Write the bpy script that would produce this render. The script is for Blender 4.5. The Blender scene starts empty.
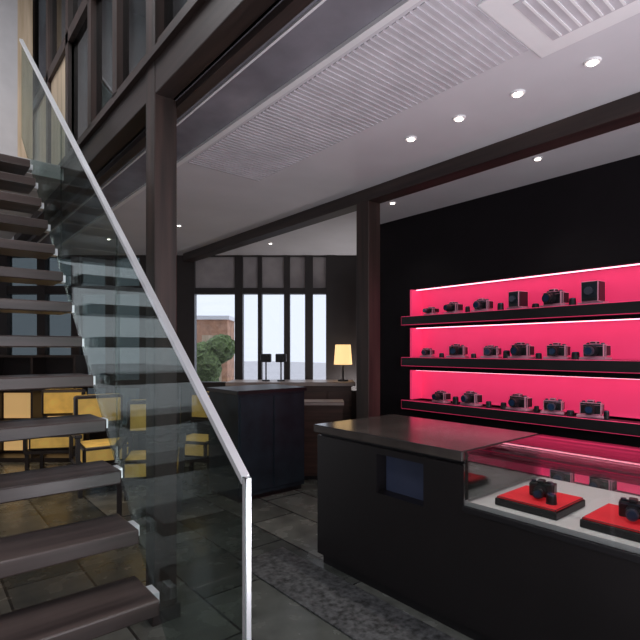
import bpy, bmesh, math, random
from mathutils import Vector, Matrix
random.seed(4)
S=bpy.context.scene
try:
    S.view_settings.view_transform='Standard'
except Exception: pass
YAW=math.radians(40)
# ---------------- materials ----------------
def newmat(name):
    m=bpy.data.materials.new(name); m.use_nodes=True
    nt=m.node_tree; b=nt.nodes.get('Principled BSDF'); return m,nt,b
def plain(name,col,rough=.5,metal=0,var=.12,scale=6,emis=None,es=0,spec=.5):
    m,nt,b=newmat(name)
    tc=nt.nodes.new('ShaderNodeTexCoord'); n=nt.nodes.new('ShaderNodeTexNoise'); n.inputs['Scale'].default_value=scale
    n.inputs['Detail'].default_value=4
    r=nt.nodes.new('ShaderNodeValToRGB')
    r.color_ramp.elements[0].position=.3; r.color_ramp.elements[1].position=.7
    r.color_ramp.elements[0].color=[c*(1-var) for c in col]+[1]
    r.color_ramp.elements[1].color=[min(1,c*(1+var)) for c in col]+[1]
    nt.links.new(tc.outputs['Object'],n.inputs['Vector']); nt.links.new(n.outputs['Fac'],r.inputs['Fac'])
    nt.links.new(r.outputs['Color'],b.inputs['Base Color'])
    b.inputs['Roughness'].default_value=rough; b.inputs['Metallic'].default_value=metal
    b.inputs['Specular IOR Level'].default_value=spec
    if emis:
        b.inputs['Emission Color'].default_value=list(emis)+[1]; b.inputs['Emission Strength'].default_value=es
    return m
def wood(name,c1,c2,rough=.45,axis='Z',sc=14):
    m,nt,b=newmat(name)
    tc=nt.nodes.new('ShaderNodeTexCoord'); mp=nt.nodes.new('ShaderNodeMapping')
    s=[sc,sc,sc]; s['XYZ'.index(axis)]=sc*.06; mp.inputs['Scale'].default_value=s
    n=nt.nodes.new('ShaderNodeTexNoise'); n.inputs['Scale'].default_value=1.5; n.inputs['Detail'].default_value=6
    r=nt.nodes.new('ShaderNodeValToRGB'); r.color_ramp.elements[0].position=.35; r.color_ramp.elements[1].position=.68
    r.color_ramp.elements[0].color=list(c1)+[1]; r.color_ramp.elements[1].color=list(c2)+[1]
    nt.links.new(tc.outputs['Object'],mp.inputs['Vector']); nt.links.new(mp.outputs[0],n.inputs['Vector'])
    nt.links.new(n.outputs['Fac'],r.inputs['Fac']); nt.links.new(r.outputs['Color'],b.inputs['Base Color'])
    b.inputs['Roughness'].default_value=rough
    bp=nt.nodes.new('ShaderNodeBump'); bp.inputs['Strength'].default_value=.15
    nt.links.new(n.outputs['Fac'],bp.inputs['Height']); nt.links.new(bp.outputs[0],b.inputs['Normal'])
    return m
def glassmat(name,tint,refl=.08,mul=.8):
    m,nt,b=newmat(name); nt.nodes.remove(b); out=nt.nodes['Material Output']
    t=nt.nodes.new('ShaderNodeBsdfTransparent'); t.inputs[0].default_value=list(tint)+[1]
    g=nt.nodes.new('ShaderNodeBsdfGlossy'); g.inputs['Roughness'].default_value=.02
    lw=nt.nodes.new('ShaderNodeFresnel'); lw.inputs[0].default_value=1.45
    ma=nt.nodes.new('ShaderNodeMath'); ma.operation='MULTIPLY_ADD'; ma.inputs[1].default_value=mul; ma.inputs[2].default_value=refl*.3
    mx=nt.nodes.new('ShaderNodeMixShader')
    nt.links.new(lw.outputs[0],ma.inputs[0]); nt.links.new(ma.outputs[0],mx.inputs[0])
    nt.links.new(t.outputs[0],mx.inputs[1]); nt.links.new(g.outputs[0],mx.inputs[2]); nt.links.new(mx.outputs[0],out.inputs[0])
    return m
def emit(name,col,st):
    m,nt,b=newmat(name); b.inputs['Base Color'].default_value=list(col)+[1]
    b.inputs['Emission Color'].default_value=list(col)+[1]; b.inputs['Emission Strength'].default_value=st
    return m
def floormat():
    m,nt,b=newmat('slate_floor')
    tc=nt.nodes.new('ShaderNodeTexCoord'); br=nt.nodes.new('ShaderNodeTexBrick')
    br.offset=.5; br.inputs['Scale'].default_value=1.0; br.inputs['Brick Width'].default_value=.9; br.inputs['Row Height'].default_value=.45
    br.inputs['Mortar Size'].default_value=.008
    br.inputs['Color1'].default_value=(.055,.06,.055,1); br.inputs['Color2'].default_value=(.16,.165,.15,1); br.inputs['Mortar'].default_value=(.02,.02,.02,1)
    mp=nt.nodes.new('ShaderNodeMapping'); mp.inputs['Rotation'].default_value=(0,0,math.pi/2)
    nt.links.new(tc.outputs['Object'],mp.inputs[0]); nt.links.new(mp.outputs[0],br.inputs['Vector'])
    n=nt.nodes.new('ShaderNodeTexNoise'); n.inputs['Scale'].default_value=5; n.inputs['Detail'].default_value=8
    nt.links.new(tc.outputs['Object'],n.inputs['Vector'])
    mx=nt.nodes.new('ShaderNodeMix'); mx.data_type='RGBA'; mx.blend_type='OVERLAY'; mx.inputs[0].default_value=.8
    nt.links.new(br.outputs['Color'],mx.inputs[6]); nt.links.new(n.outputs['Fac'],mx.inputs[7]); nt.links.new(mx.outputs[2],b.inputs['Base Color'])
    rr=nt.nodes.new('ShaderNodeMapRange'); rr.inputs['To Min'].default_value=.10; rr.inputs['To Max'].default_value=.40
    nt.links.new(n.outputs['Fac'],rr.inputs[0]); nt.links.new(rr.outputs[0],b.inputs['Roughness'])
    bp=nt.nodes.new('ShaderNodeBump'); bp.inputs['Strength'].default_value=.12; nt.links.new(n.outputs['Fac'],bp.inputs['Height']); nt.links.new(bp.outputs[0],b.inputs['Normal'])
    return m
M={}
M['col']=wood('dark_walnut',(.015,.009,.007),(.048,.026,.021),.5)
M['beam']=wood('dark_walnut_beam',(.018,.011,.010),(.045,.028,.024),.5,axis='Y')
M['frame']=plain('dark_frame',(.020,.015,.015),.4)
M['black']=plain('matte_black',(.009,.008,.010),.45)
M['blackwall']=plain('black_wall_paint',(.008,.006,.008),.7,spec=.2)
M['counter']=plain('black_laminate',(.009,.007,.008),.4)
M['ctop']=plain('counter_top_gloss',(.06,.050,.046),.18,var=.3)
M['ceil']=plain('ceiling_paint',(.68,.66,.70),.6,var=.05,scale=2)
M['ceilg']=plain('ceiling_gloss_panel',(.22,.21,.24),.12,var=.25,scale=3)
M['slat']=plain('ceiling_slat',(.58,.56,.60),.5)
M['white']=plain('white_trim',(.85,.84,.86),.4,var=.03)
M['greywall']=plain('grey_plaster',(.52,.51,.52),.8,var=.06)
M['tread']=wood('tread_wood',(.035,.025,.024),(.10,.074,.068),.28,axis='X',sc=10)
M['steel']=plain('brushed_steel',(.85,.87,.9),.3,.55,var=.05)
M['dsteel']=plain('dark_steel',(.06,.06,.065),.35,.8)
M['glass']=glassmat('tinted_balustrade_glass',(.72,.78,.76),.03,.24)
M['cglass']=glassmat('clear_case_glass',(.94,.96,.96),.06)
M['wglass']=glassmat('window_glass',(.90,.92,.95),.04)
M['dglass']=glassmat('smoked_glass',(.26,.29,.30),.1)
M['pink']=plain('pink_backlit_panel',(.82,.06,.19),.5,var=.08,emis=(1,.045,.165),es=.50)
M['led']=emit('led_strip',(1,.38,.50),3.6)
M['red']=plain('red_velvet_glow',(.80,.02,.035),.6,emis=(1,.02,.03),es=.18)  # velvet with a weak red self-glow put into the material
M['casewhite']=plain('white_case_deck',(.88,.86,.86),.35,var=.03)
M['camblack']=plain('camera_black',(.016,.016,.02),.35)
M['camsilver']=plain('camera_silver',(.12,.13,.18),.3,.6)
M['lens']=plain('lens_glass',(.02,.05,.12),.05)
M['ped']=plain('frosted_riser',(.8,.35,.48),.3,var=.05)
M['navy']=plain('navy_panel',(.018,.030,.042),.5,var=.3,spec=.3)
M['blue']=plain('blue_grey_niche_glow',(.035,.042,.075),.3,emis=(.2,.26,.5),es=.02)  # faint blue glow mixed into the recess panel
M['yellow']=plain('yellow_fabric_glow',(.80,.55,.15),.8,var=.3,scale=5,emis=(1,.62,.16),es=.12)  # warm glow built into the cushion fabric
M['warm']=emit('warm_lamp_shade',(1,.66,.30),1.1)
M['warmdim']=emit('warm_display_light',(1,.62,.25),.38)
M['spot']=emit('downlight_lens',(1,.88,.78),9)
M['brown']=wood('brown_cabinet',(.05,.026,.02),(.12,.06,.045),.4,axis='X')
M['tan']=plain('pale_counter_top',(.45,.37,.34),.35)
M['hedge']=plain('foliage',(.14,.20,.07),.8,var=.6,scale=20)
M['pave']=plain('exterior_paving',(.62,.60,.60),.8)
M['brick']=plain('exterior_render',(.5,.27,.17),.8,var=.3)
M['palewood']=wood('pale_wood_panel',(.45,.34,.22),(.68,.55,.40),.5)
M['floor']=floormat()
M['panelgrey']=plain('grey_transom_panel',(.38,.35,.36),.6)
M['rug']=plain('woven_mat',(.06,.062,.065),.7,var=.8,scale=30)
class MB:
    def __init__(s): s.bm=bmesh.new(); s.mats=[]
    def mi(s,k):
        if k not in s.mats: s.mats.append(k)
        return s.mats.index(k)
    def box(s,x0,x1,y0,y1,z0,z1,k,bev=0):
        mt=Matrix.Translation(((x0+x1)/2,(y0+y1)/2,(z0+z1)/2))@Matrix.Diagonal((abs(x1-x0),abs(y1-y0),abs(z1-z0),1))
        r=bmesh.ops.create_cube(s.bm,size=1,matrix=mt); i=s.mi(k)
        fs=set(f for v in r['verts'] for f in v.link_faces)
        for f in fs: f.material_index=i
        if bev:
            es=list(set(e for v in r['verts'] for e in v.link_edges))
            bmesh.ops.bevel(s.bm,geom=es,offset=bev,segments=2,affect='EDGES',profile=.5)
        return s
    def cyl(s,c,r1,r2,h,k,axis='Z',seg=20):
        rot={'Z':Matrix(),'X':Matrix.Rotation(math.pi/2,4,'Y'),'Y':Matrix.Rotation(math.pi/2,4,'X')}[axis]
        r=bmesh.ops.create_cone(s.bm,cap_ends=True,segments=seg,radius1=r1,radius2=r2,depth=h,matrix=Matrix.Translation(c)@rot)
        i=s.mi(k)
        for f in set(f for v in r['verts'] for f in v.link_faces): f.material_index=i
        return s
    def prism(s,pts,x0,x1,k,axis='X'):
        if axis=='X':
            a=[s.bm.verts.new((x0,p[0],p[1])) for p in pts]; b=[s.bm.verts.new((x1,p[0],p[1])) for p in pts]
        else:
            a=[s.bm.verts.new((p[0],p[1],x0)) for p in pts]; b=[s.bm.verts.new((p[0],p[1],x1)) for p in pts]
        i=s.mi(k); fs=[s.bm.faces.new(a),s.bm.faces.new(b[::-1])]
        n=len(pts)
        for j in range(n): fs.append(s.bm.faces.new((a[j],b[j],b[(j+1)%n],a[(j+1)%n])))
        for f in fs: f.material_index=i
        return s
    def sph(s,c,r,k,sx=1,sy=1,sz=1,sub=2,jit=0):
        q=bmesh.ops.create_icosphere(s.bm,subdivisions=sub,radius=r,matrix=Matrix.Translation(c)@Matrix.Diagonal((sx,sy,sz,1)))
        i=s.mi(k)
        for v in q['verts']: v.co+=Vector([random.uniform(-jit,jit) for _ in range(3)])
        for f in set(f for v in q['verts'] for f in v.link_faces): f.material_index=i
        return s
    def obj(s,name,loc=(0,0,0),rz=0):
        bmesh.ops.recalc_face_normals(s.bm,faces=s.bm.faces)
        me=bpy.data.meshes.new(name); s.bm.to_mesh(me); s.bm.free()
        for k in s.mats: me.materials.append(M[k])
        o=bpy.data.objects.new(name,me); o.location=loc; o.rotation_euler=(0,0,rz)
        S.collection.objects.link(o); return o
def P(px,d,z=0):
    a=(px-320)/487; return (d*(math.sin(YAW)+a*math.cos(YAW)), d*(math.cos(YAW)-a*math.sin(YAW)), z)
RZ=-YAW
H=1.5
CZ=2.9
# ---------------- shell ----------------
MB().box(-3,7,-3,9.4,-.1,0,'floor').obj('floor')
c=MB()
c.prism([(1.52,-3),(6.55,-3),(6.55,4.05),(1.52,8.25)],CZ,CZ+.12,'ceil','Z')
c.prism([(1.12,-3),(1.52,-3),(1.52,8.25),(1.12,8.6)],CZ,CZ+.12,'ceilg','Z')
c.obj('ceiling')
MB().box(-3,1.12,-3,9,5.6,5.7,'greywall').obj('ceiling_upper')
MB().box(1.505,1.54,-3,8.1,CZ-.02,CZ,'white').obj('trim_ceiling_strip')
MB().box(1.25,1.262,-3,8.3,CZ-.012,CZ,'white').obj('trim_ceiling_line')
s=MB()
y=1.0
while y<3.4:
    s.box(1.58,2.2,y,y+.022,CZ-.006,CZ,'slat'); y+=.038
s.obj('ceiling_slats')
s=MB(); s.box(1.75,2.3,.50,1.10,CZ-.012,CZ,'white',.005); s.box(1.85,2.2,.60,1.0,CZ-.015,CZ-.012,'slat')
for i in range(9): s.box(1.86,2.19,.62+i*.042,.63+i*.042,CZ-.019,CZ-.015,'white')
s.obj('ceiling_air_vent')
MB().box(3.02,3.17,-3,6.7,2.79,CZ,'beam',.006).obj('beam_ceiling')
s=MB(); s.box(1.02,1.14,-3,7.4,2.9,3.12,'beam',.006); s.box(.99,1.02,-3,7.4,3.08,3.12,'beam'); s.box(1.14,1.2,-3,7.4,2.86,2.9,'beam'); s.obj('beam_mezzanine_edge')
def column(name,x,y,w,z1):
    s=MB(); s.box(x-w/2,x+w/2,y-w/2,y+w/2,0,z1,'col',.006); s.box(x-w/2-.015,x+w/2+.015,y-w/2-.015,y+w/2+.015,0,.08,'frame',.004)
    return s.obj(name)
column('wood_column',1.08,2.68,.13,5.6)
column('wood_column',3.09,3.02,.15,2.79)
s=MB()
for yy in (-.2,.9,1.9,3.3,3.9,4.6,5.4,6.3,7.3):
    s.box(1.03,1.12,yy,yy+.09,3.12,5.6,'col')
s.box(1.03,1.12,-3,7.4,4.15,4.25,'col'); s.box(1.03,1.12,-3,7.4,3.12,3.2,'col')
s.box(1.07,1.08,-3,4.6,3.12,5.6,'dglass'); s.box(1.07,1.08,4.6,7.4,4.2,5.6,'dglass')
s.box(1.06,1.09,4.6,7.4,3.12,4.2,'palewood')
s.obj('window_mezzanine')
MB().box(1.12,2.7,-3,9,5.0,5.1,'ceil').obj('ceiling_mezzanine')
MB().box(2.6,2.7,-3,9,3.02,5.0,'greywall').obj('wall_mezzanine')
MB().box(1.02,2.7,8.9,9,3.02,5.6,'greywall').obj('wall_mezzanine_end')
# ---------------- right wall with lit niches ----------------
s=MB()
Y0,Y1=-1.2,3.3
zs=[(1.845,2.13),(1.426,1.73),(.986,1.29),(.42,.70)]
s.box(4.2,4.3,-3,4.0,0,CZ,'blackwall')
s.box(4.0,4.2,Y1,4.0,0,CZ,'blackwall'); s.box(4.0,4.2,-3,Y0,0,CZ,'blackwall')
edges=[0]+[v for p in reversed(zs) for v in p]+[CZ]
for i in range(0,len(edges),2):
    s.box(4.0,4.2,Y0,Y1,edges[i],edges[i+1],'blackwall')
s.obj('wall_right')
MB().box(4.3,6.6,3.9,4.0,0,CZ,'blackwall').obj('wall_back_right')
s=MB()
for i,(a,b) in enumerate(zs):
    s.box(4.17,4.2,Y0,Y1,a,b,'pink')
    s.box(4.0,4.17,Y1-.02,Y1,a,b,'pink')
    s.box(4.06,4.09,Y0,Y1-.03,b-.006,b,'led')
    s.box(3.88,4.17,Y0,Y1+.02,a-.09 if i<3 else a-.04,a,'black',.004)
s.obj('lit_display_shelving')
def camera_model(x,y,z,w=.15,kind=0,ped=True,rz=0):
    s=MB(); h=w*.62
    z0=0
    if ped: s.box(-.05,.05,-w*.62,w*.62,0,.02,'ped',.003); z0=.02
    if kind==2:
        s.box(-.06,.06,-w*.42,w*.42,z0,z0+w*1.05,'camblack',.006); s.box(-.063,-.06,-w*.34,w*.34,z0+.03,z0+w*.9,'navy'); s.cyl((-.07,0,z0+w*.55),w*.2,w*.2,.03,'camsilver','X')
    else:
        s.box(-.028,.028,-w/2,w/2,z0,z0+h,'camblack',.008)
        s.box(-.030,.030,-w/2+.004,w/2-.004,z0+h*.78,z0+h,'camsilver' if kind==1 else 'camblack',.004)
        s.box(-.032,.02,-w*.16,w*.16,z0+h,z0+h*1.22,'camblack',.006)
        s.cyl((0,w*.34,z0+h*1.05),.011,.011,.014,'camsilver'); s.cyl((0,-w*.36,z0+h*1.04),.014,.014,.012,'camsilver')
        s.cyl((-.05,0,z0+h*.48),h*.42,h*.42,.05,'camblack','X'); s.cyl((-.085,0,z0+h*.48),h*.36,h*.38,.025,'camsilver' if kind==1 else 'camblack','X')
        s.cyl((-.099,0,z0+h*.48),h*.27,h*.27,.004,'lens','X')
        s.box(-.01,.06,-w/2-.006,-w/2+.018,z0+.01,z0+h*.9,'camblack',.004)
    return s.obj('photo_camera',(x,y,z),rz)
def yshelf(px,x=3.97):
    a=(px-320)/487; d=x/(math.sin(YAW)+a*math.cos(YAW)); return d*(math.cos(YAW)-a*math.sin(YAW))
rows=[[(430,1,.09),(452,0,.13),(481,1,.14),(517,2,.13),(553,0,.17),(592,2,.15)],
      [(426,1,.10),(456,0,.15),(490,1,.13),(520,0,.16),(556,0,.15),(594,1,.16)],
      [(440,0,.13),(470,1,.15),(518,0,.16),(552,1,.14),(590,0,.15)],
      [(520,0,.16),(560,1,.16),(600,0,.16)]]
for r,(a,b) in zip(rows,zs):
    for px,k_,w in r: camera_model(3.99,yshelf(px),a,w,k_,True,random.uniform(-.3,.3))
def lensitem(x,y,z,r=.025,h=.06):
    s=MB(); s.cyl((0,0,h*.4),r,r*.9,h*.8,'camblack'); s.cyl((0,0,h*.86),r*.85,r*.85,h*.14,'camsilver'); s.cyl((0,0,h*.94),r*.6,r*.6,.003,'lens'); s.obj('camera_lens',(x,y,z))
for (a,b),ps in zip(zs,([467,500,535,572],[441,473,506,538,575],[455,488,503,536,570,606])):
    for p in ps: lensitem(3.98,yshelf(p),a,.02+random.random()*.012,.04+random.random()*.04)
# ---------------- counter ----------------
s=MB()
X0,X1=2.2,3.0; YA,YB,YC=-1.2,1.46,2.65
s.box(X0+.03,X1-.03,YA,YC-.03,0,.07,'black')
s.box(X0+.10,X1,YB,YC,.07,.90,'counter')
nr=(2.08,1.72,.62,.86)
s.box(X0,X0+.10,nr[0],YC,.07,.90,'counter'); s.box(X0,X0+.10,YB,nr[1],.07,.90,'counter')
s.box(X0,X0+.10,nr[1],nr[0],.07,nr[2],'counter'); s.box(X0,X0+.10,nr[1],nr[0],nr[3],.90,'counter')
s.box(X0+.09,X0+.101,nr[1],nr[0],nr[2],nr[3],'blue')
s.box(X0+.02,X1-.02,YB,YC-.02,.90,.92,'black')
s.box(X0-.02,X1+.02,YB,YC+.02,.92,.975,'ctop',.005)
s.box(X0,X1,YA,YB,.07,.66,'counter'); s.box(X0-.01,X1+.01,YA,YB,.66,.69,'black',.003)
s.box(X0+.01,X1-.01,YA,YB-.001,.69,.715,'casewhite')
s.obj('shop_counter')
s=MB()
s.box(X0,X0+.008,YA,YB-.002,.69,.965,'cglass'); s.box(X1-.008,X1,YA,YB-.002,.69,.965,'cglass')
s.box(X0,X1,YA,YB-.022,.965,.975,'cglass')
s.box(X0+.008,X1-.008,YB-.03,YB-.022,.715,.965,'cglass')
s.box(X0+.2,X0+.21,YA,YB-.04,.955,.964,'steel')
s.obj('glass_display_case')
for yy in (1.17,.76,.35,-.06,-.47):
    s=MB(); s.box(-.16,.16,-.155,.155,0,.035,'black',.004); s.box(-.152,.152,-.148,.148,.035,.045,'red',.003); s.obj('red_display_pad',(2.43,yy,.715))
    camera_model(2.45,yy,.76,.11,1 if yy<1 else 0,False,.25)
    lensitem(2.36,yy-.09,.76,.025,.05)
# ---------------- stairs ----------------
XS=.72
rise,going=.204,.218
zt0,yt0=.555,1.80
s=MB()
for i in range(-2,13):
    z=zt0+i*rise; y=yt0+i*going
    s.box(-.5,XS,y,y+.27,z-.06,z,'tread',.006)
    s.box(XS,XS+.03,y+.08,y+.16,z-.055,z-.01,'steel')
def line(y): return zt0+(y-yt0)*rise/going
pts=[(1.2,line(1.2)-.16),(4.6,line(4.6)-.16),(4.6,line(4.6)-.36),(1.25,0),(1.2,0)]
s.prism(pts,-.30,-.25,'dsteel')
s.obj('staircase')
s=MB()
def hr(y): return 1.11+(y-1.264)*.826
ya,yb=1.264,5.16
XR=.76
gp=[1.27,2.45,3.6,5.1]
for a,b in zip(gp[:-1],gp[1:]):
    lo=lambda y: max(0.02,line(y)-.22)
    ys=[a+.006,b-.006]
    yk=yt0-(zt0-.24)/(rise/going)
    pts=[(ys[0],hr(ys[0])),(ys[1],hr(ys[1])),(ys[1],lo(ys[1]))]
    if ys[0]<yk<ys[1]: pts.append((yk,lo(yk)))
    pts.append((ys[0],lo(ys[0])))
    s.prism(pts,XR,XR+.012,'glass')
t=.014
s.prism([(ya,hr(ya)-.010),(yb,hr(yb)-.010),(yb,hr(yb)+t),(ya,hr(ya)+t)],XR-.006,XR+.022,'steel')
s.box(XR-.004,XR+.018,ya-.022,ya,0,hr(ya)+.012,'steel',.003)
s.box(XR-.04,XR+.06,ya-.06,ya+.03,0,.012,'steel')
s.obj('stair_balustrade')
MB().box(-3,1.02,4.69,9,2.98,3.1,'greywall').obj('floor_landing')
MB().box(-3,.86,6.0,6.1,3.1,5.6,'greywall').obj('wall_landing')
s=MB(); s.box(.86,1.0,6.0,6.06,3.1,5.6,'palewood'); s.obj('trim_landing_post')
MB().box(-3.1,-3,-3,9.4,0,5.7,'greywall').obj('wall_left')
MB().box(-3,6.6,-3.1,-3,0,5.7,'greywall').obj('wall_front')
# ---------------- back wall with windows ----------------
D=7.2; k=D/487
R=lambda px:(px-320)*k
Z=lambda py:H+(350-py)*k
s=MB()
s.box(R(-160),R(182),D,D+.12,0,.35,'frame')
s.box(R(182),R(480),D,D+.12,0,Z(386),'frame')
s.box(R(-160),R(480),D,D+.12,2.88,3.1,'frame')
s.box(R(332),R(480),D,D+.12,Z(386),2.9,'frame')
s.box(R(-160),R(0),D,D+.12,.35,2.9,'blackwall')
s.obj('wall_back').rotation_euler=(0,0,RZ)
s=MB()
s.box(R(182),R(332),D-.02,D+.1,Z(294),Z(288),'frame'); s.box(R(182),R(332),D-.03,D+.1,Z(387),Z(382),'frame')
for a,b in ((180,195),(235,243),(258,262),(284,290),(305,313),(326,336)):
    s.box(R(a),R(b),D-.03,D+.1,Z(386),2.88,'frame')
s.box(R(195),R(326),D+.03,D+.05,Z(290),2.88,'panelgrey')
s.box(R(195),R(326),D+.04,D+.05,Z(386),Z(290),'wglass')
s.obj('window_1').rotation_euler=(0,0,RZ)
s=MB()
for px in (0,38,72,106,140,172): s.box(R(px),R(px+8),D-.03,D+.1,.35,2.88,'frame')
s.box(R(0),R(182),D-.02,D+.1,Z(294),Z(286),'frame'); s.box(R(0),R(182),D-.02,D+.1,Z(388),Z(380),'frame')
s.box(R(0),R(182),D+.04,D+.05,.35,2.88,'dglass')
s.obj('window_2').rotation_euler=(0,0,RZ)
# exterior
MB().box(-20,40,-10,60,-.22,-.12,'pave').obj('exterior_ground')
s=MB()
for i in range(10):
    s.sph((random.uniform(-.35,.15),random.uniform(-.4,.4),.3+i*.15),.30,'hedge',sub=3,jit=.05)
s.obj('garden_shrub',P(206,10.5,-.12))
s=MB(); s.box(-.5,.4,-.5,.5,0,2.4,'brick'); s.box(-.25,.25,-.52,-.5,.3,2,'palewood'); s.box(-.55,.45,-.55,.55,2.4,2.5,'white'); s.obj('garden_kiosk',P(216,13,-.12),RZ)
# ---------------- back furniture ----------------
s=MB(); s.box(0,.82,0,.6,.05,1.06,'navy'); s.box(.02,.8,.03,.58,0,.05,'black'); s.box(-.02,.84,-.02,.62,1.06,1.1,'black',.004)
for i in (0,1): s.box(.02+i*.4,.40+i*.4,-.012,0,.09,1.03,'navy',.004)
s.obj('navy_cabinet',(2.44,4.15,0))
s=MB(); s.box(-1.15,.40,0,.5,0,1.04,'brown'); s.box(-1.2,.45,-.04,.54,1.04,1.09,'tan',.005)
for i in range(5): s.box(-1.1+i*.30,-.82+i*.30,-.012,0,.1,.98,'brown',.004)
s.obj('back_counter',P(320,6.2),RZ)
s=MB(); s.box(-.2,.26,0,.3,.05,.86,'brown'); s.box(-.22,.28,-.02,.31,.86,.90,'tan',.004); s.box(-.18,.24,.03,.28,0,.05,'black'); s.obj('low_cabinet',P(320,5.62),RZ)
lx,ly,_=P(343,6.4)
s=MB(); s.cyl((0,0,.01),.07,.07,.02,'dsteel'); s.cyl((0,0,.12),.012,.012,.22,'dsteel'); s.cyl((0,0,.35),.12,.10,.26,'warm',seg=28); s.obj('table_lamp',(lx,ly,1.09))
for px in (266,281):
    x,y,_=P(px,6.4)
    s=MB(); s.cyl((0,0,.01),.05,.05,.02,'dsteel'); s.cyl((0,0,.13),.01,.01,.24,'dsteel'); s.box(-.07,.07,-.04,.04,.25,.36,'camblack',.01); s.cyl((0,-.06,.305),.035,.035,.05,'camblack','Y'); s.obj('camera_display_stand',(x,y,1.09),RZ)
def armchair(px,d,rz,sc=1):
    s=MB()
    for sx in (-.26,.26):
        for sy in (-.24,.24): s.box(sx-.02,sx+.02,sy-.02,sy+.02,0,.3,'frame')
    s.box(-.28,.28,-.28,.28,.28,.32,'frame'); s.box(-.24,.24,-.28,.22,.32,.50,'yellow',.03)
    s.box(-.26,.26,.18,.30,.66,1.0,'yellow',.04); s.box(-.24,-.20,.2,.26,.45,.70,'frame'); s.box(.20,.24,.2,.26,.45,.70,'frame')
    for sx in (-.28,.28): s.box(sx-.035,sx+.035,-.28,.28,.60,.64,'frame',.01); s.box(sx-.02,sx+.02,-.26,-.22,.3,.60,'frame'); s.box(sx-.02,sx+.02,.22,.26,.3,.60,'frame')
    s.obj('armchair',P(px,d),rz)
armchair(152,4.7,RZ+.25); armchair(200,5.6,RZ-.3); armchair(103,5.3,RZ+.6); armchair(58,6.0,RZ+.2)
s=MB(); s.box(-.9,.9,0,.35,0,.06,'frame'); s.box(-.9,.9,.32,.35,0,1.4,'frame')
for x in (-.9,-.3,.3,.87): s.box(x,x+.03,0,.35,0,1.4,'frame')
for z in (.5,.95,1.4): s.box(-.9,.9,0,.35,z,z+.03,'frame')
for (x,z) in ((-.85,.1),(-.25,.55),(.35,.1),(-.85,1.0),(.35,.55),(-.25,.1)): s.box(x,x+.5,.3,.318,z,z+.35,'warmdim')
s.obj('lit_bookcase',P(8,6.5),RZ)
MB().box(1.75,2.15,.5,3.0,0,.012,'rug',.004).obj('floor_mat')
def down(x,y,z=CZ,e=18,sc=1,col=(1,.93,.86)):
    s=MB(); s.cyl((0,0,-.004),.045*sc,.05*sc,.008,'white',seg=24); s.cyl((0,0,-.01),.028*sc,.028*sc,.005,'spot',seg=20); s.obj('downlight',(x,y,z))
    l=bpy.data.lights.new('downlight_bulb','SPOT'); l.energy=e; l.spot_size=1.9; l.spot_blend=.8; l.shadow_soft_size=.03; l.color=col
    o=bpy.data.objects.new('downlight_bulb',l); o.location=(x,y,z-.03); S.collection.objects.link(o)
for yy in (.57,.96,1.34,1.71,2.08): down(2.53,yy,sc=.8)
for yy in (1.7,3.1): down(3.5,yy,e=6,sc=.7)
for x,y in ((2.3,5.2),(3.6,5.3)): down(x,y,e=16,sc=.6)
down(1.9,6.4,e=28,sc=.6,col=(1,.8,.55))
for x,y in ((.3,5.6),(.75,7.0),(-.3,6.6)): down(x,y,z=2.98,e=50,sc=.8,col=(1,.70,.40))  # warm downlights added under the landing for amber tone behind the stairs
def area(name,loc,size,sy,e,col,rot):
    l=bpy.data.lights.new(name,'AREA'); l.shape='RECTANGLE'; l.size=size; l.size_y=sy; l.energy=e; l.color=col
    o=bpy.data.objects.new(name,l); o.location=loc; o.rotation_euler=rot; S.collection.objects.link(o); return o
area('front_fill',(1.0,-2.7,1.6),5,2.2,78,(.95,.95,1),(math.radians(100),0,0))  # unseen fill behind the camera, added to graze the ceiling with light
area('stairwell_fill',(-.6,2.8,5.5),2.5,4,150,(.98,.97,1),(0,0,0))  # fill added above the stairs to brighten the treads; no roof opening
area('front_ceiling_fill',(1.5,-.9,.25),1.5,1.5,80,(.95,.92,.98),(math.radians(180),0,0))  # unseen upward fill added near the floor to lift the ceiling
area('rear_ceiling_fill',(4.8,4.8,.9),.8,.8,18,(1,.96,.95),(math.radians(180),0,0))  # hidden upward fill added for the ceiling of the back room
area('mezzanine_fill',(1.9,4,4.9),1,6,45,(.92,.94,1),(0,0,0))  # added fill lighting the grey wall behind the upper glazing
w=bpy.data.worlds.new('World'); S.world=w; w.use_nodes=True
w.node_tree.nodes['Background'].inputs[0].default_value=(.82,.85,.94,1); w.node_tree.nodes['Background'].inputs[1].default_value=1.4
cd=bpy.data.cameras.new('Camera'); cd.sensor_width=36; cd.lens=487/640*36; cd.shift_y=30/640; cd.clip_start=.05
co=bpy.data.objects.new('Camera',cd); co.location=(0,0,H); co.rotation_euler=(math.pi/2,0,-YAW); S.collection.objects.link(co); S.camera=co
